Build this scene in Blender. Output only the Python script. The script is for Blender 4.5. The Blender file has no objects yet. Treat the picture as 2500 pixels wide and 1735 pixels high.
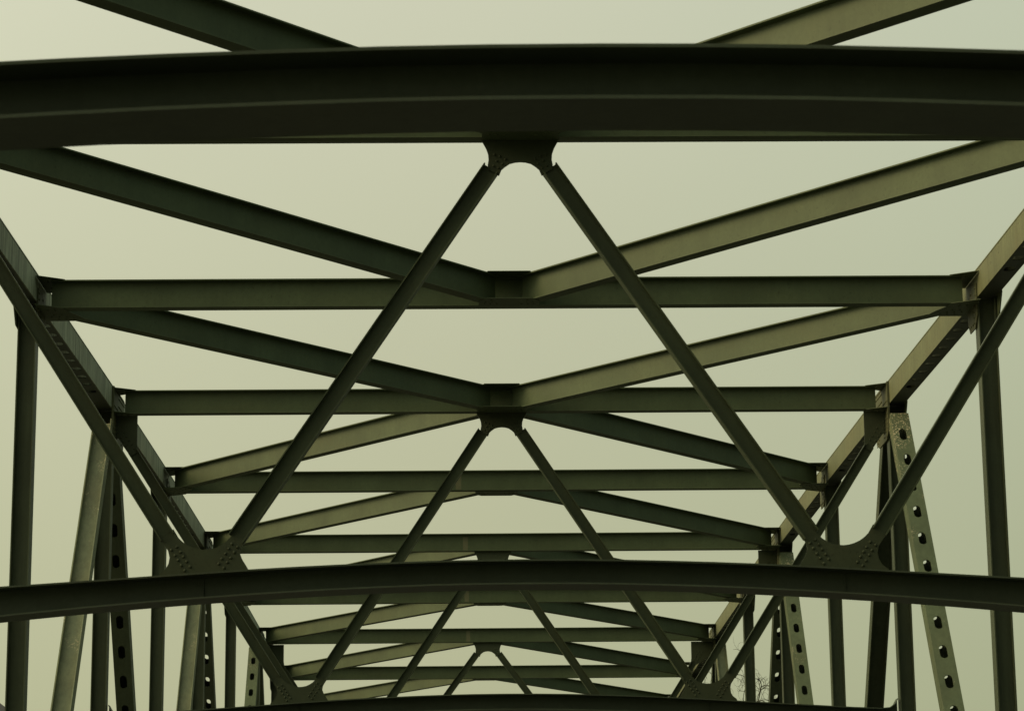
import bpy, math, random
from mathutils import Vector, Matrix
random.seed(7)
sc = bpy.context.scene
COL = sc.collection
CAMZ = 1.6
P, Y0 = 5.9327, 20.3929
def ny(i): return Y0 + P * i
ZC = {-4: 6.20, -3: 6.42, -2: 6.52, -1: 6.63, 0: 6.80, 1: 6.829, 2: 6.866, 3: 6.857, 4: 6.797, 5: 6.650,
      6: 6.505, 7: 6.290, 8: 6.052, 9: 5.76, 10: 5.42}
ZS = dict(ZC); ZS[1] = 6.816; ZS[2] = 6.872; ZS[5] = 6.640; ZS[6] = 6.515
for d in (ZC, ZS):
    for k in d: d[k] += CAMZ
NODES = range(-4, 11)

# ------------------------------------------------------------------ materials
def mat(name):
    m = bpy.data.materials.new(name); m.use_nodes = True
    nt = m.node_tree; nt.nodes.clear()
    out = nt.nodes.new('ShaderNodeOutputMaterial'); b = nt.nodes.new('ShaderNodeBsdfPrincipled')
    nt.links.new(b.outputs[0], out.inputs[0])
    return m, nt, b
def N(nt, t, **kw):
    n = nt.nodes.new(t)
    for k, v in kw.items():
        if k in n.inputs.keys(): n.inputs[k].default_value = v
        else: setattr(n, k, v)
    return n
def pos(nt, scale):
    g = N(nt, 'ShaderNodeNewGeometry'); mp = N(nt, 'ShaderNodeMapping')
    mp.inputs['Scale'].default_value = scale
    nt.links.new(g.outputs['Position'], mp.inputs['Vector']); return mp.outputs[0]
def noise(nt, vec, scale, detail=4, rough=.6):
    n = N(nt, 'ShaderNodeTexNoise'); n.inputs['Scale'].default_value = scale
    n.inputs['Detail'].default_value = detail; n.inputs['Roughness'].default_value = rough
    nt.links.new(vec, n.inputs['Vector']); return n.outputs['Fac']
def ramp(nt, fac, stops):
    r = N(nt, 'ShaderNodeValToRGB'); e = r.color_ramp.elements
    while len(e) < len(stops): e.new(.5)
    for el, (p, c) in zip(e, stops):
        el.position = p; el.color = (c, c, c, 1) if not isinstance(c, tuple) else (*c, 1)
    nt.links.new(fac, r.inputs[0]); return r.outputs[0]
def mix(nt, fac, a, b, mode='MIX'):
    m = N(nt, 'ShaderNodeMix', data_type='RGBA', blend_type=mode)
    for s, v in ((m.inputs[0], fac), (m.inputs[6], a), (m.inputs[7], b)):
        if hasattr(v, 'links'): nt.links.new(v, s)
        else: s.default_value = v if isinstance(v, (int, float)) else (*v, 1)
    return m.outputs[2]
def mul(nt, a, b):
    m = N(nt, 'ShaderNodeMath', operation='MULTIPLY')
    for s, v in ((m.inputs[0], a), (m.inputs[1], b)):
        if hasattr(v, 'links'): nt.links.new(v, s)
        else: s.default_value = v
    return m.outputs[0]
def bump(nt, b, h, strength, dist):
    n = N(nt, 'ShaderNodeBump'); n.inputs['Strength'].default_value = strength
    n.inputs['Distance'].default_value = dist
    nt.links.new(h, n.inputs['Height']); nt.links.new(n.outputs[0], b.inputs['Normal'])

def steel(name, base, chips=0.0, streak=0.0, specks=0.0, rust=0.0, rough=.55):
    m, nt, b = mat(name)
    p = pos(nt, (1, 1, 1))
    c = mix(nt, ramp(nt, noise(nt, p, 1.7, 5), [(.3, 0.0), (.72, 1.0)]), tuple(v * .78 for v in base), tuple(v * 1.2 for v in base))
    c = mix(nt, ramp(nt, noise(nt, pos(nt, (.5, .5, 1.2)), 1.1, 3), [(.5, 0.0), (.75, .45)]), c, (base[0] * 1.15, base[1] * .92, base[2] * .8))
    c = mix(nt, ramp(nt, noise(nt, p, 26, 6, .7), [(.35, 0.0), (.7, .5)]), c, tuple(v * .7 for v in base))
    if streak:
        s = noise(nt, pos(nt, (13, 13, .6)), 1.3, 6, .7)
        c = mix(nt, mul(nt, ramp(nt, s, [(.42, 0.0), (.62, 1.0)]), streak), c, tuple(v * .38 for v in base))
        s2 = noise(nt, pos(nt, (5, 5, .8)), 1.9, 5, .7)
        c = mix(nt, mul(nt, ramp(nt, s2, [(.5, 0.0), (.68, 1.0)]), streak * .7), c, tuple(min(1, v * 1.35) for v in base))
    if rust:
        r = noise(nt, pos(nt, (1, 2.5, .8)), 1.9, 7, .7)
        c = mix(nt, mul(nt, ramp(nt, r, [(.6, 0.0), (.72, 1.0)]), rust), c, (.16, .085, .02))
    if specks:
        s = noise(nt, pos(nt, (1, 1.3, .8)), 30, 3, .6)
        cl = noise(nt, p, 1.3, 3)
        c = mix(nt, mul(nt, mul(nt, ramp(nt, s, [(.62, 0.0), (.66, 1.0)]), ramp(nt, cl, [(.42, 0.0), (.6, 1.0)])), specks), c, (.015, .017, .01))
    if chips:
        s = noise(nt, pos(nt, (1, 1, .6)), 48, 4, .65)
        cl = noise(nt, pos(nt, (1.6, 1.6, 1)), 2.1, 4, .6)
        hz = N(nt, 'ShaderNodeNewGeometry'); sx = N(nt, 'ShaderNodeSeparateXYZ'); nt.links.new(hz.outputs['Position'], sx.inputs[0])
        mr = N(nt, 'ShaderNodeMapRange'); nt.links.new(sx.outputs[2], mr.inputs[0])
        mr.inputs[1].default_value = 6.9; mr.inputs[2].default_value = 7.9; mr.inputs[3].default_value = .03; mr.inputs[4].default_value = .20
        ad = N(nt, 'ShaderNodeMath', operation='ADD'); nt.links.new(cl, ad.inputs[0]); nt.links.new(mr.outputs[0], ad.inputs[1])
        c = mix(nt, mul(nt, mul(nt, ramp(nt, s, [(.545, 0.0), (.585, 1.0)]), ramp(nt, ad.outputs[0], [(.60, 0.0), (.78, 1.0)])), chips), c, (.50, .44, .30))
    nt.links.new(c, b.inputs['Base Color'])
    b.inputs['Roughness'].default_value = rough
    b.inputs['Specular IOR Level'].default_value = .22
    bump(nt, b, noise(nt, p, 9, 6, .6), .25, .004)
    return m
GREEN = (.079, .105, .056)
M_STEEL = steel('green_bridge_paint', GREEN, streak=.10, specks=.3)
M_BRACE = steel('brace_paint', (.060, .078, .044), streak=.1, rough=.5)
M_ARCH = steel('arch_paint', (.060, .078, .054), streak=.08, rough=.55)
M_POST = steel('post_paint', (.070, .088, .053), streak=.25, rough=.5)
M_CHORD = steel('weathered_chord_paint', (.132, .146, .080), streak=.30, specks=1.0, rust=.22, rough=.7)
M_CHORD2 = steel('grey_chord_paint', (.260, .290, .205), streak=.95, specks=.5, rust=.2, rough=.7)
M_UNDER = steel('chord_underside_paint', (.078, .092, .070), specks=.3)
M_GUSS = steel('gusset_paint_with_shade', (.047, .060, .034), specks=.5, rust=.3, rough=.6)  # darker than the beams: occlusion shade on the centre gusset is in this colour
M_CGUSS = steel('chord_gusset_paint', (.088, .098, .052), streak=.4, specks=.6, rust=.35, rough=.7)
M_CHIPL = steel('pale_chipped_paint', (.175, .200, .125), chips=.95, streak=.3, rough=.6)
M_CHIP = steel('chipped_paint', (.098, .126, .072), chips=.9, streak=.25, rough=.6)

# ------------------------------------------------------------------ mesh helpers
class MB:
    def __init__(s): s.v = []; s.f = []; s.m = []
    def add(s, vs, fs, mi=0):
        o = len(s.v); s.v += [tuple(v) for v in vs]
        s.f += [tuple(o + i for i in f) for f in fs]; s.m += [mi] * len(fs)
    def prism(s, loops, mi=0, caps=True, closed=True):
        """loops: list of equal-length rings (lists of Vector), joined in order"""
        n = len(loops[0]); vs = [p for l in loops for p in l]; fs = []
        for k in range(len(loops) - 1):
            for j in range(n):
                a = k * n + j; b = k * n + (j + 1) % n
                fs.append((a, b, b + n, a + n))
        if caps:
            fs.append(tuple(reversed(range(n)))); fs.append(tuple((len(loops) - 1) * n + j for j in range(n)))
        s.add(vs, fs, mi)
    def box(s, c0, c1, mi=0):
        x0, y0, z0 = c0; x1, y1, z1 = c1
        r = lambda z: [Vector((x0, y0, z)), Vector((x1, y0, z)), Vector((x1, y1, z)), Vector((x0, y1, z))]
        s.prism([r(z0), r(z1)], mi)
    def sweep(s, p0, p1, right, up, prof, mi=0):
        p0, p1 = Vector(p0), Vector(p1)
        s.prism([[p + right * a + up * b for a, b in prof] for p in (p0, p1)], mi)
    def dome(s, c, n, r, h, mi=0):
        """rivet head on a surface with normal n"""
        c = Vector(c); n = Vector(n).normalized(); a = n.orthogonal().normalized(); b = n.cross(a)
        rings = []; seg = 8
        for rr, hh in ((1, 0), (.82, .62), (.45, .93)):
            rings.append([c + (a * math.cos(t * 2 * math.pi / seg) + b * math.sin(t * 2 * math.pi / seg)) * r * rr + n * h * hh for t in range(seg)])
        vs = [p for l in rings for p in l] + [c + n * h]; fs = []
        for k in range(2):
            for j in range(seg): fs.append((k * seg + j, k * seg + (j + 1) % seg, (k + 1) * seg + (j + 1) % seg, (k + 1) * seg + j))
        for j in range(seg): fs.append((2 * seg + j, 2 * seg + (j + 1) % seg, 3 * seg))
        s.add(vs, fs, mi)
    def plate(s, o, u, v, n, L, W, th, pitch=0, sl=.2, sw=.09, a=0, b=0, mi=0):
        """plate from o along u (length L), centred across v, thickness th along -n; slots between a and b"""
        o = Vector(o)
        def pt(x, y, d): return o + u * x + v * y - n * d
        def solid(x0, x1):
            if x1 - x0 < 1e-4: return
            s.prism([[pt(x0, -W/2, d), pt(x1, -W/2, d), pt(x1, W/2, d), pt(x0, W/2, d)] for d in (th, 0)], mi)
        cnt = int((b - a) / pitch) if pitch else 0
        if cnt < 1: solid(0, L); return
        b = a + cnt * pitch
        solid(0, a); solid(b, L)
        seg = 6; ring = []; r = sw / 2; hl = sl / 2 - r
        for k in range(seg + 1): t = -math.pi/2 + math.pi * k / seg; ring.append((hl + r * math.cos(t), r * math.sin(t)))
        for k in range(seg + 1): t = math.pi/2 + math.pi * k / seg; ring.append((-hl + r * math.cos(t), r * math.sin(t)))
        nn = len(ring); hx = pitch / 2; hy = W / 2
        outer = []
        for k, (x, y) in enumerate(ring):
            q = k / seg if k <= seg else (k - seg - 1) / seg
            sgn = 1 if k <= seg else -1
            if q <= .25: f = q / .25; ox, oy = hx * f, -hy
            elif q >= .75: f = (1 - q) / .25; ox, oy = hx * f, hy
            else: ox, oy = hx, -hy + (q - .25) / .5 * 2 * hy
            outer.append((ox * sgn, oy * sgn))
        # seg=6: corners fall between samples, so snap the two nearest samples onto the corners
        for k in (1, 5): outer[k] = (hx, -hy if k == 1 else hy)
        for k in (8, 12): outer[k] = (-hx, hy if k == 8 else -hy)
        for c in range(cnt):
            cx = a + (c + .5) * pitch
            vs = []
            for d in (0, th):
                vs += [pt(cx + x, y, d) for x, y in ring] + [pt(cx + x, y, d) for x, y in outer]
            fs = []
            for j in range(nn):
                k = (j + 1) % nn
                fs.append((j, nn + j, nn + k, k))
                fs.append((2*nn + j, 2*nn + k, 3*nn + k, 3*nn + j))
                fs.append((j, k, 2*nn + k, 2*nn + j))
                x0, y0 = outer[j]; x1, y1 = outer[k]
                if abs(y0 - y1) < 1e-6 and abs(abs(y0) - hy) < 1e-6 and abs(x0 - x1) > 1e-6:
                    fs.append((nn + j, 3*nn + j, 3*nn + k, nn + k))
            s.add(vs, fs, mi)
    def build(s, name, mats, parent=None, loc=(0, 0, 0), smooth=False):
        me = bpy.data.meshes.new(name); L = Vector(loc)
        me.from_pydata([tuple(Vector(v) - L) for v in s.v], [], s.f); 
        mats = mats if isinstance(mats, (list, tuple)) else [mats]
        for m in mats: me.materials.append(m)
        for p, i in zip(me.polygons, s.m): p.material_index = i; p.use_smooth = smooth
        import bmesh
        bm = bmesh.new(); bm.from_mesh(me); bmesh.ops.recalc_face_normals(bm, faces=bm.faces); bm.to_mesh(me); bm.free()
        o = bpy.data.objects.new(name, me); COL.objects.link(o)
        if parent is not None:
            o.parent = parent
            pl = Vector((0, 0, 0)); q = parent
            while q is not None: pl += q.location; q = q.parent
            o.location = L - pl
        else: o.location = L
        return o
def iprof(w, h, tf, tw):
    a, b = w/2, h/2
    return [(-a, -b), (a, -b), (a, -b+tf), (tw/2, -b+tf), (tw/2, b-tf), (a, b-tf), (a, b), (-a, b), (-a, b-tf), (-tw/2, b-tf), (-tw/2, -b+tf), (-a, -b+tf)]
def empty(name, loc, label=None, cat=None, group=None, parent=None):
    o = bpy.data.objects.new(name, None); COL.objects.link(o); o.empty_display_size = .3
    if parent: o.parent = parent
    o.location = loc
    if label: o['label'] = label
    if cat: o['category'] = cat
    if group: o['group'] = group
    return o
X, Y, Zv = Vector((1, 0, 0)), Vector((0, 1, 0)), Vector((0, 0, 1))
CHAMF = .002

# ------------------------------------------------------------------ the bridge
bridge = empty('truss_bridge', (0, 32, 0), 'dark green riveted steel truss bridge with overhead cross beams, arched frames and perforated side members', 'bridge')
DECK = 0.0
BOT = -.30

# top chords
CH_W, CH_H = .20, .30
def make_chord(s):
    mb = MB(); t = .012
    xi, xo = 5.0 * s, 5.2 * s
    for i in list(NODES)[:-1]:
        y0, y1 = ny(i), ny(i + 1)
        z0, z1 = ZC[i], ZC[i + 1]
        def ring(y, z, x0, x1, a, b): return [Vector((x0, y, z + a)), Vector((x1, y, z + a)), Vector((x1, y, z + b)), Vector((x0, y, z + b))]
        # inner wall, outer wall, top cover (proud), bottom cover (perforated, set up 4 mm)
        mb.prism([ring(y, z, xi, xi + s * t, -CH_H, -.0125) for y, z in ((y0, z0), (y1, z1))], 0)
        mb.prism([ring(y, z, xo - s * t, xo, -CH_H, -.0125) for y, z in ((y0, z0), (y1, z1))], 0)
        d = (Vector((0, y1, z1)) - Vector((0, y0, z0))); L = d.length; u = d.normalized(); n = X.cross(u)
        if n.z > 0: n = -n
        o = Vector(((xi + xo) / 2, y0, z0 - CH_H + .004))
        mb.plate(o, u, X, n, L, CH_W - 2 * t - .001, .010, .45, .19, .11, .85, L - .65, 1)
        mb.plate(Vector(((xi + xo) / 2, y0, z0)), u, X, -n, L, CH_W + .008, .012, .45, .32, .13, .62, L - .4, 0)  # top cover; its unseen slots are added to let light into the chord
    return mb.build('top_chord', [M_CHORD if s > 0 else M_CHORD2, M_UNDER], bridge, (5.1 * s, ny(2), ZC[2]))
chords = {s: make_chord(s) for s in (-1, 1)}
chords[1]['label'] = 'top chord with pale olive, rust-stained inner face on the right side'
chords[-1]['label'] = 'top chord with grey, streaked inner face on the left side'

# bottom chords
for s in (-1, 1):
    mb = MB(); a, b = sorted((5.0 * s, 5.2 * s))
    mb.box((a, ny(-4), BOT - .2), (b, ny(10), BOT + .12))
    mb.build('bottom_chord', M_STEEL, bridge, (5.1 * s, ny(2), BOT))

# gusset plates on the chord's inner face
def rivet_line(mb, x, n, p0, p1, step, r=.0135):
    (y0, z0), (y1, z1) = p0, p1
    L = math.hypot(y1 - y0, z1 - z0); k = max(1, int(L / step))
    for j in range(k + 1): mb.dome((x, y0 + (y1 - y0) * j / k, z0 + (z1 - z0) * j / k), n, r, .011)
def chord_gusset(i, s):
    z = ZC[i]; y = ny(i); slope = (ZC[min(i + 1, 10)] - z) / P
    mb = MB(); x1 = 4.996 * s; x0 = 4.972 * s if i % 2 == 0 else 4.984 * s
    if i % 2 == 0:
        pts = [(-.25, -.014), (-.25, -.65), (-.06, -.75), (.52, -.755), (.72, -.68), (.74, -.55), (.74, -.014)]
    else:
        pts = [(-.10, -.15), (-.10, -.50), (.02, -.62), (.30, -.62), (.38, -.52), (.38, -.28), (.16, -.15)]
    mb.prism([[Vector((x, y + a, z + b + slope * max(a, 0))) for a, b in pts] for x in (x0, x1)])
    op = [(-.34, -.03), (-.34, -.31), (-.13, -.56), (.30, -.60), (.45, -.32), (.45, -.03)]
    m2 = MB(); m2.prism([[Vector((x, y + a, z + b + slope * max(a, 0))) for a, b in op] for x in (5.204 * s, 5.216 * s)])
    m2.build('outer_gusset_plate', M_STEEL, chords[s], (5.2 * s, y, z))
    n = (-s, 0, 0)
    if i % 2 == 0:
        for dz in (-.045, -.10, -.20, -.265): rivet_line(mb, x0, n, (y + .20, z + dz + .2 * slope), (y + .70, z + dz + .7 * slope), .055)
        for dz in (-.045, -.265): rivet_line(mb, x0, n, (y - .21, z + dz), (y + .1, z + dz), .06)
        for dy in (-.075, 0, .075): rivet_line(mb, x0, n, (y + dy, z - .36), (y + dy, z - .70), .05)
        for q in (0, .09): rivet_line(mb, x0, n, (y + .32 + q, z - .42 - q * .3), (y + .55 + q, z - .69 - q * .3), .055)
        rivet_line(mb, x0, n, (y - .19, z - .36), (y - .22, z - .62), .055)
        for dy in (.62, .68): rivet_line(mb, x0, n, (y + dy, z - .32), (y + dy, z - .50), .06)
    else:
        rivet_line(mb, x0, n, (y - .06, z - .2), (y - .06, z - .48), .06)
        rivet_line(mb, x0, n, (y + .04, z - .32), (y + .04, z - .56), .06)
        rivet_line(mb, x0, n, (y + .12, z - .56), (y + .30, z - .56), .06)
        rivet_line(mb, x0, n, (y + .18, z - .22), (y + .33, z - .3), .06)
    mb.build('gusset_plate', M_CGUSS, chords[s], (5 * s, y, z))
for i in range(-2, 9):
    for s in (-1, 1): chord_gusset(i, s)

# posts
for i in NODES:
    for s in (-1, 1):
        mb = MB(); y = ny(i)
        # H section: two side flanges parallel to the truss, web across between them
        top = ZC[i] - CH_H - .002
        prof = iprof(.187, .193, .012, .012)   # a along Y, b along X
        mb.sweep((5.0975 * s, y, BOT + .122), (5.0975 * s, y, top), Y, X * s, prof)
        o = mb.build('post', M_POST, bridge, (5.0975 * s, y, DECK))

# diagonals
HOLES = {(-1, 2, 1): 0, (-1, 2, 3): 2, (-1, 4, 3): 0, (-1, 4, 5): 1, (-1, 6, 5): 2, (-1, 6, 7): 1,
         (1, 2, 1): 3, (1, 2, 3): 0, (1, 4, 3): 2, (1, 4, 5): 1, (1, 6, 5): 0, (1, 6, 7): 0}
DLAB = {(1, 2, 1): 'diagonal with a front row of oval holes and flaked paint above the topmost hole, nearest on the right',
        (-1, 2, 1): 'solid leaning diagonal with speckled flaking paint, nearest on the left',
        (1, 4, 3): 'diagonal pierced by a row of oval holes, second on the right',
        (-1, 2, 3): 'dark diagonal with oval holes beside the speckled one on the left'}
def diagonal(s, i, j):
    if j not in NODES: return
    near = j < i
    ztop = ZC[i] - .13
    top = Vector((5.098 * s, ny(i), ztop)); bot = Vector((5.098 * s, ny(j), BOT + .03))
    u = (bot - top).normalized(); L = (bot - top).length
    n = u.cross(X); 
    if n.y > 0: n = -n            # towards the camera end of the bridge
    st = .47 if near else .55
    p0 = top + u * st; L2 = L - st - .35
    mb = MB(); W, D, t = .236, .21, .012
    holes = HOLES.get((s, i, j), 1)
    if holes:
        mb.plate(p0 + n * (D/2), u, X, n, L2, W, t, .452, .20, .092, .16, L2 - .2, 0)
        if holes == 2: mb.plate(p0 - n * (D/2 - t), u, X, n, L2, W, t, 0)
        else: mb.plate(p0 - n * (D/2 - t), u, X, n, L2, W, t, .452, .20, .092, .16 if holes == 1 else .16 + .452 - .31, L2 - .2, 0)
        for q in (-1, 1):
            c = p0 + X * q * (W/2 - t/2 - .002)
            mb.sweep(c, c + u * L2, X, n, [(-t/2, -D/2 + t + .001), (t/2, -D/2 + t + .001), (t/2, D/2 - t - .001), (-t/2, D/2 - t - .001)], 0)
    else:
        mb.sweep(p0, p0 + u * L2, n, X, iprof(D - .02, W - .004, .014, .012), 0)
    o = mb.build('diagonal', (M_CHIP if holes else M_CHIPL) if near else M_POST, bridge, tuple(top))
    if (s, i, j) in DLAB: o['label'] = DLAB[(s, i, j)]
for i in NODES:
    if i % 2 == 0:
        for s in (-1, 1):
            diagonal(s, i, i - 1); diagonal(s, i, i + 1)

# cross beams at every node with their end and middle gusset plates
SB_T, SB_H = .045, .305
def hplate(name, pts, z, th, parent, mt, rivets=(), up=False):
    mb = MB()
    mb.prism([[Vector((a, b, zz)) for a, b in pts] for zz in (z, z + th)])
    for a, b in rivets: mb.dome((a, b, z), (0, 0, -1), .012, .009)
    c = (sum(p[0] for p in pts) / len(pts), sum(p[1] for p in pts) / len(pts), z)
    return mb.build(name, mt, parent, c)
def lat_dirs(i):
    """(near-side lateral at centre?, far-side at centre?, near at corners?, far at corners?)"""
    return (i <= 2, i >= 2, i >= 3, i <= 1)
beams = {}
for i in NODES:
    y = ny(i); zt = ZS[i] - SB_T; zb = zt - SB_H
    mb = MB()
    cz = (zt + zb) / 2
    mb.sweep((-4.86, y, cz), (4.86, y, cz), Y, Zv, iprof(.16, SB_H, .013, .009))
    o = mb.build('cross_beam', M_STEEL, bridge, (0, y, cz)); beams[i] = o
    cn, cf, kn, kf = lat_dirs(i)
    # corner plates (4 mm outside the flanges)
    for s in (-1, 1):
        nr = -.50 if kn else -.26; fr = .50 if kf else .26
        pts = [(4.995, nr)] + ([(4.70, nr), (4.56, nr + .08), (4.60, -.28), (4.69, -.07)] if kn else [(4.72, -.085)]) \
            + ([(4.69, .07), (4.60, .28), (4.56, fr - .08), (4.70, fr)] if kf else [(4.72, .085)]) + [(4.995, fr)]
        pts = [(a * s, y + b) for a, b in pts]
        riv = []
        if kf: riv += [(4.86, .2), (4.78, .2), (4.90, .3), (4.82, .3), (4.74, .3), (4.84, .4), (4.76, .4), (4.68, .38)]
        if kn: riv += [(4.86, -.2), (4.78, -.2), (4.90, -.3), (4.82, -.3), (4.74, -.3), (4.84, -.4), (4.76, -.4), (4.68, -.38)]
        riv += [(4.9, 0), (4.82, .03), (4.82, -.03)]
        hplate('end_plate', pts, zb - .0065, .006, o, M_STEEL, [(a * s, y + b) for a, b in riv])
        hplate('end_plate', pts, zt + .0005, .006, o, M_STEEL, [(a * s, y + b) for a, b in riv])
    nr = -.42 if cn else -.10; fr = .42 if cf else .10
    pts = ([(-.32, -.10), (-.32, -.30), (-.23, nr), (.23, nr), (.32, -.30), (.32, -.10)] if cn else [(-.32, .01), (.32, .01)]) \
        + ([(.32, .10), (.32, .30), (.23, fr), (-.23, fr), (-.32, .30), (-.32, .10)] if cf else [(.32, -.01), (-.32, -.01)])
    pts = [(a, y + b) for a, b in pts]
    riv = [(q * a, y + b * w) for q in (-1, 1) for w in ([-1] if cn else []) + ([1] if cf else []) for a, b in ((.26, .17), (.20, .17), (.25, .25), (.18, .27), (.13, .17), (.19, .35))]
    hplate('centre_plate', pts, zb - .0065, .006, o, M_STEEL, riv)
    tp_ = ([(-.28, -.08), (-.225, -.34), (.225, -.34), (.28, -.08)] if cn else [(-.28, .01), (.28, .01)]) \
        + ([(.28, .08), (.225, .34), (-.225, .34), (-.28, .08)] if cf else [(.28, -.01), (-.28, -.01)])
    hplate('centre_plate', [(a, y + b) for a, b in tp_], zt + .0005, .006, o, M_STEEL)
    # one pale patch of fresh paint on the beam web, left of the middle
    if i in (3, 4, 5, 6):
        x0 = {3: -.62, 4: -.52, 5: -.5, 6: -.47}[i]
        m2 = MB(); m2.box((x0, y - .0065, zb + .014), (x0 + .085, y - .0047, zt - .05))
        m2.build('touch_up_patch', None or steel('pale_touch_up', (.14, .145, .085)) if i == 3 else bpy.data.materials['pale_touch_up'], o, (x0, y, cz))

# lateral braces in the plane of the top chords
def lateral(ic, ik, s):
    """from the centre of beam ic to the corner of beam ik on side s"""
    d = 1 if ik > ic else -1
    c = Vector((0, ny(ic) - d * .06, ZS[ic] - SB_T - SB_H/2)); k = Vector((5.05 * s, ny(ik), ZS[ik] - SB_T - SB_H/2))
    u = (k - c).normalized(); L = (k - c).length
    r = u.cross(Zv).normalized(); up = r.cross(u).normalized()
    mb = MB()
    mb.sweep(c + u * .23, c + u * (L - .30), r, up, iprof(.155, SB_H - .003, .013, .009))
    o = mb.build('lateral_brace', M_STEEL, bridge, tuple(c))
for i in range(-3, 11):
    for s in (-1, 1):
        if i <= 2: lateral(i, i - 1, s)
        if 2 <= i < 10: lateral(i, i + 1, s)

# sway frames at the even nodes
TOPX = [0, .4, .75, 1.1, 1.5, 1.85, 2.2, 2.6, 3.0, 3.5, 4.0, 4.4, 4.75, 4.87, 4.93, 4.97]
TOPZ = [2.888, 2.886, 2.880, 2.870, 2.856, 2.841, 2.823, 2.800, 2.774, 2.742, 2.711, 2.687, 2.672, 2.688, 2.730, 2.80]
BOTZ = [2.688, 2.686, 2.680, 2.669, 2.654, 2.637, 2.617, 2.591, 2.563, 2.522, 2.476, 2.436, 2.395, 2.372, 2.34, 2.28]
FRAMEDZ = {-2: .10, 0: 0, 2: 0.0, 4: 0, 6: -.02, 8: -.04, -4: .1, 10: -.1}
GUS = [(2.215, 2.83), (2.247, 2.882), (2.274, 2.925), (2.292, 2.969), (2.285, 3.015), (2.262, 3.06), (2.238, 3.098), (2.328, 3.158), (2.375, 3.105),
       (2.414, 3.064), (2.450, 3.04), (2.492, 3.020), (2.54, 3.010), (2.585, 3.007), (2.63, 3.012), (2.675, 3.025), (2.72, 3.046), (2.760, 3.075), (2.79, 3.105),
       (2.832, 3.175), (2.940, 3.105), (2.905, 3.05), (2.872, 3.0), (2.859, 2.945), (2.867, 2.895), (2.892, 2.85), (2.940, 2.812), (2.955, 2.76), (2.2, 2.79)]
GRIV = [(2.802, 3.031), (2.845, 3.006), (2.771, 2.989), (2.814, 2.962), (2.746, 2.952), (2.789, 2.924), (2.720, 2.911), (2.762, 2.880), (2.693, 2.869), (2.735, 2.839),
        (2.358, 3.052), (2.314, 3.025), (2.384, 3.014), (2.339, 2.983), (2.410, 2.974), (2.367, 2.939), (2.437, 2.933), (2.393, 2.903), (2.462, 2.892), (2.420, 2.858)]
CGUS = [(.335, 0.02), (.312, -.03), (.285, -.08), (.268, -.13), (.264, -.18), (.272, -.225), (.268, -.262), (.178, -.318), (.158, -.268), (.13, -.243), (.09, -.215), (.045, -.203), (0, -.199)]
CRIV = [(.221, -.232), (.183, -.25), (.196, -.19), (.15, -.215), (.17, -.15), (.125, -.175), (.215, -.135)]
def flat(mb, pts, y, th): mb.prism([[Vector((a, yy, b)) for a, b in pts] for yy in (y - th/2, y + th/2)])
SLAB = {-2: 'nearest sway frame, its broad dark arched beam spanning the top of the view',
        0: 'sway frame with rivet-dotted gussets above the large arched beam low in the view',
        2: 'second W-braced sway frame, its arched beam along the bottom edge'}
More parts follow.
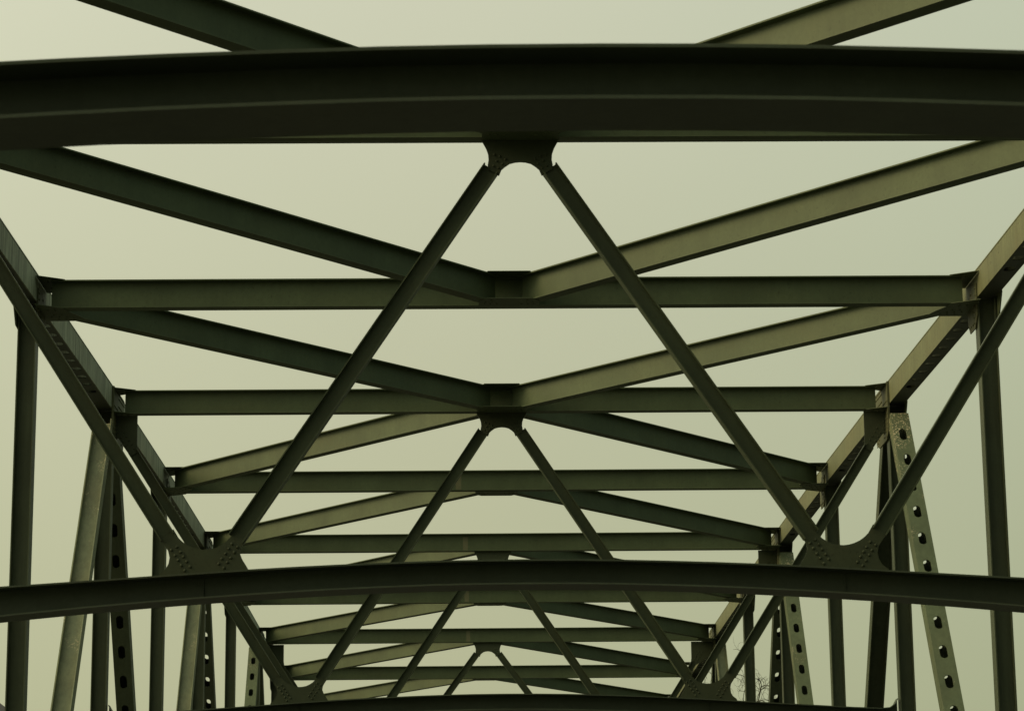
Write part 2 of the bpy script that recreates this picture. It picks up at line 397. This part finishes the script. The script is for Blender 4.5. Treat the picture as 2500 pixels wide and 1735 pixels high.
for i in NODES:
    if i % 2: continue
    y = ny(i); fz = CAMZ + FRAMEDZ[i]; zb = ZS[i] - SB_T - SB_H
    fr = empty('sway_frame', (0, 0, 0), parent=bridge)
    fr.location = Vector((0, y, fz + 2.8)) - bridge.location
    if i in SLAB: fr['label'] = SLAB[i]
    # arched beam
    mb = MB(); rings = []
    xs = [-x for x in reversed(TOPX[1:])] + TOPX
    zt_ = [z for z in reversed(TOPZ[1:])] + TOPZ; zb_ = [z for z in reversed(BOTZ[1:])] + BOTZ
    for x, a, b in zip(xs, zt_, zb_):
        h = a - b; w = .36 if abs(x) < 4.8 else .18
        rings.append([Vector((x, y + p, fz + (a + b)/2 + q)) for p, q in iprof(w, h, .013, .014)])
    mb.prism(rings)
    for s in (-1, 1):
        mb.box((2.585*s - .006, y - .020, fz + 2.612), (2.585*s + .006, y - .0075, fz + 2.781))
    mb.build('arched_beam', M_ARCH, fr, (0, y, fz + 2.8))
    # lower gussets
    for s in (-1, 1):
        mb = MB(); flat(mb, [(a * s, fz + b) for a, b in GUS], y - .012, .014)
        for a, b in GRIV: mb.dome((a * s, y - .019, fz + b), (0, -1, 0), .0135, .012)
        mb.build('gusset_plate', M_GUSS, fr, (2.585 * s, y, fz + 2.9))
    # centre gusset
    mb = MB(); pts = [(a, zb + b) for a, b in CGUS]; pts = pts + [(-a, b) for a, b in reversed(pts[:-1])]
    flat(mb, pts, y - .012, .014)
    for a, b in CRIV:
        for s in (-1, 1): mb.dome((a * s, y - .019, zb + b), (0, -1, 0), .0125, .010)
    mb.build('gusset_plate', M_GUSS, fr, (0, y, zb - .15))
    # braces
    for s in (-1, 1):
        def brace(p, q, w=.138):
            u = (q - p).normalized(); r = Y.cross(u).normalized()
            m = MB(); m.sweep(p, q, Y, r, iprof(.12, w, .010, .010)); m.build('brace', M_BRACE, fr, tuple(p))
        zk = zb - .02
        bx = 2.878 + (zk - .46 - fz - 3.112) / 1.566
        brace(Vector((.2435 * s, y, zb - .252)), Vector((2.3275 * s, y, fz + 3.094)))
        brace(Vector((2.878 * s, y, fz + 3.112)), Vector((bx * s, y, fz + 3.112 + (bx - 2.878) * 1.566)), .128)
        # corner gusset
        e = Vector((bx, 0, zk - .46)); d = Vector((.538, 0, .843)); q = Vector((.843, 0, -.538))
        a1 = e - d * .05 + q * .052; a2 = e - d * .05 - q * .052
        xe = bx - .055
        mb = MB(); flat(mb, [(a * s, b) for a, b in [(4.99, zk), (xe, zk), (xe, zk - .36), (a2.x, a2.z), (a1.x, a1.z), (4.93, zk - .30), (4.99, zk - .27)]], y - .014, .014)
        for k in range(5):
            for w in (-1, 1):
                c = e + d * (.03 + .062 * k + .016 * w) + q * (.034 * w)
                mb.dome((c.x * s, y - .021, c.z), (0, -1, 0), .012, .010)
        for k in range(5): mb.dome((4.95 * s, y - .021, zk - .04 - k * .05), (0, -1, 0), .012, .010)
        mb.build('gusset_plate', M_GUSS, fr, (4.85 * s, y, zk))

# roadway deck (a part of the bridge)
mb = MB(); mb.box((-4.9, ny(-4), -.32), (4.9, ny(10), -.004)); mb.build('deck_slab', M_STEEL, bridge, (0, 32, -.2))
for s in (-1, 1):
    mb = MB(); a, b = sorted((4.15 * s, 4.88 * s)); mb.box((a, ny(-4), .0), (b, ny(10), .14)); 
    m, nt, bs = mat('kerb_concrete') if 'kerb_concrete' not in bpy.data.materials else (bpy.data.materials['kerb_concrete'], None, None)
    if nt: nt.links.new(mix(nt, noise(nt, pos(nt, (1, 1, 1)), 6, 6), (.10, .10, .085), (.17, .165, .14)), bs.inputs['Base Color']); bs.inputs['Roughness'].default_value = .9
    mb.build('kerb', m, bridge, (4.5 * s, 32, 0))

# ------------------------------------------------------------------ setting
def sheet(name, x0, x1, y0, y1, z, m):
    mb = MB(); mb.add([(x0, y0, z), (x1, y0, z), (x1, y1, z), (x0, y1, z)], [(0, 1, 2, 3)])
    o = mb.build(name, m); o['kind'] = 'structure'; return o
m, nt, b = mat('asphalt')
nt.links.new(mix(nt, noise(nt, pos(nt, (1, 1, 1)), 40, 8, .7), (.032, .032, .028), (.062, .060, .052)), b.inputs['Base Color']); b.inputs['Roughness'].default_value = .9
sheet('road', -4.14, 4.14, -400, 600, 0.0, m)
m, nt, b = mat('meadow')
nt.links.new(mix(nt, noise(nt, pos(nt, (1, 1, 1)), .25, 8, .7), (.035, .045, .016), (.075, .075, .032)), b.inputs['Base Color']); b.inputs['Roughness'].default_value = 1
sheet('ground', -2500, 2500, -2500, 2500, -5.0, m)
m, nt, b = mat('river_water')
b.inputs['Base Color'].default_value = (.02, .025, .018, 1); b.inputs['Roughness'].default_value = .25
bump(nt, b, noise(nt, pos(nt, (1, 1, 1)), 1.5, 5), .4, .1)
sheet('river', -900, 900, 2, 70, -4.99, m)

# pale gabled house beyond the left truss: a verge of its roof shows in the corner of the view
hs = empty('house', (-14.1, 55, -5), 'small grey gabled house low behind the left side of the bridge', 'house')
mw, nt, b = mat('render_wall'); nt.links.new(mix(nt, noise(nt, pos(nt, (1, 1, 1)), 3, 5), (.07, .075, .055), (.10, .105, .08)), b.inputs['Base Color']); b.inputs['Roughness'].default_value = .9
mr_, nt, b = mat('roof_tiles'); nt.links.new(mix(nt, noise(nt, pos(nt, (1, 8, 8)), 3, 5), (.015, .010, .010), (.035, .025, .02)), b.inputs['Base Color']); b.inputs['Roughness'].default_value = .8
K = 60.0
ax, az = -13.9, .0888 * K / 1.0088 + CAMZ + .75 * (13.9 - (.18342 * K / 1.0088 + .475))
hw = 4.6; ez = az - .75 * hw
mb = MB(); wall = [(ax - hw + .25, -5), (ax + hw - .25, -5), (ax + hw - .25, ez - .02), (ax, az - .2), (ax - hw + .25, ez - .02)]
mb.prism([[Vector((a, yy, b)) for a, b in wall] for yy in (K - 9.7, K - .3)]); mb.build('wall', mw, hs, (ax, K + 5, 0))
for s in (-1, 1):
    mb = MB(); r = [(ax, az), (ax + s * hw, ez), (ax + s * hw, ez - .16), (ax, az - .16)]
    mb.prism([[Vector((a, yy, b)) for a, b in r] for yy in (K - 10, K)]); mb.build('roof', mr_, hs, (ax + s * 2, K + 5, ez))

# bare tree beyond the right truss
mt, nt, b = mat('bark'); nt.links.new(mix(nt, noise(nt, pos(nt, (1, 1, 1)), 12, 5), (.022, .024, .013), (.055, .055, .03)), b.inputs['Base Color']); b.inputs['Roughness'].default_value = .9
TX, TY, TB = .1070 * 92 - .475, 92.0, -5.0
tree = empty('bare_tree', (TX, TY, TB), 'leafless tree with thin curling twigs rising behind the right truss', 'tree')
trunk, crown = MB(), MB()
def tube(mb, pts, r0, r1, seg=5):
    rings = []
    for k, p in enumerate(pts):
        t = (pts[min(k + 1, len(pts) - 1)] - pts[max(k - 1, 0)]).normalized()
        a = t.orthogonal().normalized(); bb = t.cross(a); r = r0 + (r1 - r0) * k / (len(pts) - 1)
        rings.append([p + (a * math.cos(q * 2 * math.pi / seg) + bb * math.sin(q * 2 * math.pi / seg)) * r for q in range(seg)])
    # keep the rings aligned
    for k in range(1, len(rings)):
        best = min(range(seg), key=lambda o: (rings[k][o] - rings[k-1][0]).length); rings[k] = rings[k][best:] + rings[k][:best]
    mb.prism(rings)
def wander(p, d, L, n, bend, curl, up):
    pts = [p.copy()]; ax_ = Vector((random.gauss(0, .35), random.choice((-1, 1)), random.gauss(0, .3))).normalized()
    for k in range(n):
        d = (Matrix.Rotation(curl, 3, ax_) @ d + Vector((random.gauss(0, bend), random.gauss(0, bend), up))).normalized()
        p = p + d * (L / n); pts.append(p.copy())
    return pts, d
H = .1015 * 92 + CAMZ - TB
tp, td = wander(Vector((TX, TY, TB)), Vector((0, 0, 1)), H * .62, 9, .05, .02, .12)
tube(trunk, tp, .26, .10, 8)
def grow(p, d, L, r, lev):
    curl = random.uniform(-.07, .07) if lev < 3 else random.choice((-1, 1)) * random.uniform(.08, .36)
    pts, d2 = wander(p, d, L, 7 if lev < 3 else 12, .06, curl, .10 if lev < 3 else .0)
    tube(crown, pts, r, r * (.55 if lev < 4 else .6), 5 if lev < 3 else 4)
    if lev >= 5: return
    for _ in range((3, 4, 4, 3, 2)[lev]):
        k = random.randint(2, len(pts) - 1); dd = (pts[k] - pts[k-1]).normalized()
        side = Vector((random.gauss(0, .8), random.gauss(0, .8), random.gauss(.5, .5))).normalized()
        grow(pts[k], (dd * 1.2 + side * .7).normalized(), L * random.uniform(.5, .72), max(r * .55, .0055), lev + 1)
for k in (5, 6, 7, 8, 9, 9, 9):
    a = random.uniform(0, 6.28); grow(tp[k], Vector((math.cos(a) * .4, math.sin(a) * .4, .9)).normalized(), H * .16, .06, 1)
zz = sorted(v[2] for v in crown.v); q = zz[int(len(zz) * .996)]; kz = (H + TB - tp[5].z) / (q - tp[5].z)
crown.v = [(v[0], v[1], tp[5].z + (v[2] - tp[5].z) * kz) for v in crown.v]
print('tree', kz, len(crown.v), H + TB, zz[-1])
trunk.build('trunk', mt, tree, (TX, TY, TB)); crown.build('crown', mt, tree, (TX, TY, TB + 9))

# ------------------------------------------------------------------ light
w = bpy.data.worlds.new('World'); sc.world = w; w.use_nodes = True; nt = w.node_tree; nt.nodes.clear()
out = N(nt, 'ShaderNodeOutputWorld'); bg = N(nt, 'ShaderNodeBackground'); nt.links.new(bg.outputs[0], out.inputs[0])
SUN = Vector((-.88, -.10, .52)).normalized()
tc = N(nt, 'ShaderNodeTexCoord'); sx = N(nt, 'ShaderNodeSeparateXYZ'); nt.links.new(tc.outputs['Generated'], sx.inputs[0])
def dotn(v, k, add):
    d = N(nt, 'ShaderNodeVectorMath', operation='DOT_PRODUCT'); nt.links.new(tc.outputs['Generated'], d.inputs[0]); d.inputs[1].default_value = v
    m_ = N(nt, 'ShaderNodeMath', operation='MULTIPLY_ADD'); nt.links.new(d.outputs['Value'], m_.inputs[0]); m_.inputs[1].default_value = k; m_.inputs[2].default_value = add
    return m_.outputs[0]
lum = dotn((-.32, .32, 1), .56, .240)              # overcast: brighter upward and toward the left
mx = N(nt, 'ShaderNodeMath', operation='MAXIMUM'); nt.links.new(lum, mx.inputs[0]); mx.inputs[1].default_value = .08
lobe0 = dotn(SUN, 1, 0); m0 = N(nt, 'ShaderNodeMath', operation='MAXIMUM'); nt.links.new(lobe0, m0.inputs[0]); m0.inputs[1].default_value = 0
pw = N(nt, 'ShaderNodeMath', operation='POWER'); nt.links.new(m0.outputs[0], pw.inputs[0]); pw.inputs[1].default_value = 3
lb = N(nt, 'ShaderNodeMath', operation='MULTIPLY_ADD'); nt.links.new(pw.outputs[0], lb.inputs[0]); lb.inputs[1].default_value = 1.5; lb.inputs[2].default_value = 0
tint = ramp(nt, sx.outputs[2], [(.06, (.98, 1.0, .61)), (.36, (.985, 1.0, .745))])
cl = N(nt, 'ShaderNodeTexNoise'); cl.inputs['Scale'].default_value = 2.2; cl.inputs['Detail'].default_value = 4; nt.links.new(tc.outputs['Generated'], cl.inputs['Vector'])
clr = ramp(nt, cl.outputs['Fac'], [(.3, .97), (.7, 1.03)])
rx = N(nt, 'ShaderNodeMapRange'); nt.links.new(sx.outputs[0], rx.inputs[0]); rx.inputs[1].default_value = 0; rx.inputs[2].default_value = 1; rx.inputs[3].default_value = 1; rx.inputs[4].default_value = .78
cx = N(nt, 'ShaderNodeCombineXYZ'); cx.inputs[1].default_value = 1; nt.links.new(rx.outputs[0], cx.inputs[0]); cx.inputs[2].default_value = .995
colr = mix(nt, 1.0, mix(nt, 1.0, tint, clr, 'MULTIPLY'), cx.outputs[0], 'MULTIPLY')
vm = N(nt, 'ShaderNodeVectorMath', operation='SCALE'); nt.links.new(colr, vm.inputs[0]); nt.links.new(mx.outputs[0], vm.inputs['Scale'])
wv = N(nt, 'ShaderNodeVectorMath', operation='SCALE'); wv.inputs[0].default_value = (1, .88, .54); nt.links.new(lb.outputs[0], wv.inputs['Scale'])
va = N(nt, 'ShaderNodeVectorMath', operation='ADD'); nt.links.new(vm.outputs[0], va.inputs[0]); nt.links.new(wv.outputs[0], va.inputs[1])
sky = N(nt, 'ShaderNodeTexSky', sky_type='NISHITA'); sky.sun_disc = False
el = math.asin(SUN.z); sky.sun_elevation = el; sky.sun_rotation = math.atan2(SUN.x, SUN.y); sky.dust_density = 6
sk = N(nt, 'ShaderNodeVectorMath', operation='SCALE'); nt.links.new(sky.outputs[0], sk.inputs[0]); sk.inputs['Scale'].default_value = .003
sm = N(nt, 'ShaderNodeVectorMath', operation='ADD'); nt.links.new(va.outputs[0], sm.inputs[0]); nt.links.new(sk.outputs[0], sm.inputs[1])
nt.links.new(sm.outputs[0], bg.inputs[0]); bg.inputs[1].default_value = 1.0
sl = bpy.data.lights.new('sun', 'SUN'); sl.energy = 1.7; sl.angle = math.radians(28); sl.color = (1, .76, .38)
so = bpy.data.objects.new('sun', sl); COL.objects.link(so); so.rotation_euler = SUN.to_track_quat('Z', 'Y').to_euler()

# ------------------------------------------------------------------ camera
f, pi_, ya, ro = 6207.7 / 2500, .221786, -.01917, .010023
r = Vector((math.cos(ya), math.sin(ya), 0)); fh = Vector((-math.sin(ya), math.cos(ya), 0))
fw = fh * math.cos(pi_) + Zv * math.sin(pi_); up = -fh * math.sin(pi_) + Zv * math.cos(pi_)
R_ = r * math.cos(ro) - up * math.sin(ro); U_ = r * math.sin(ro) + up * math.cos(ro)
cam = bpy.data.cameras.new('camera'); co = bpy.data.objects.new('camera', cam); COL.objects.link(co)
M = Matrix((R_, U_, -fw)).transposed().to_4x4(); M.translation = Vector((-.4753, 0, CAMZ)); co.matrix_world = M
cam.sensor_width = 36; cam.lens = 36 * f; cam.clip_end = 6000; cam.clip_start = .1
cam.dof.use_dof = True; cam.dof.focus_distance = 36; cam.dof.aperture_fstop = 9
sc.camera = co
sc.view_settings.view_transform = 'Standard'; sc.view_settings.look = 'None'; sc.view_settings.exposure = 0; sc.view_settings.gamma = 1
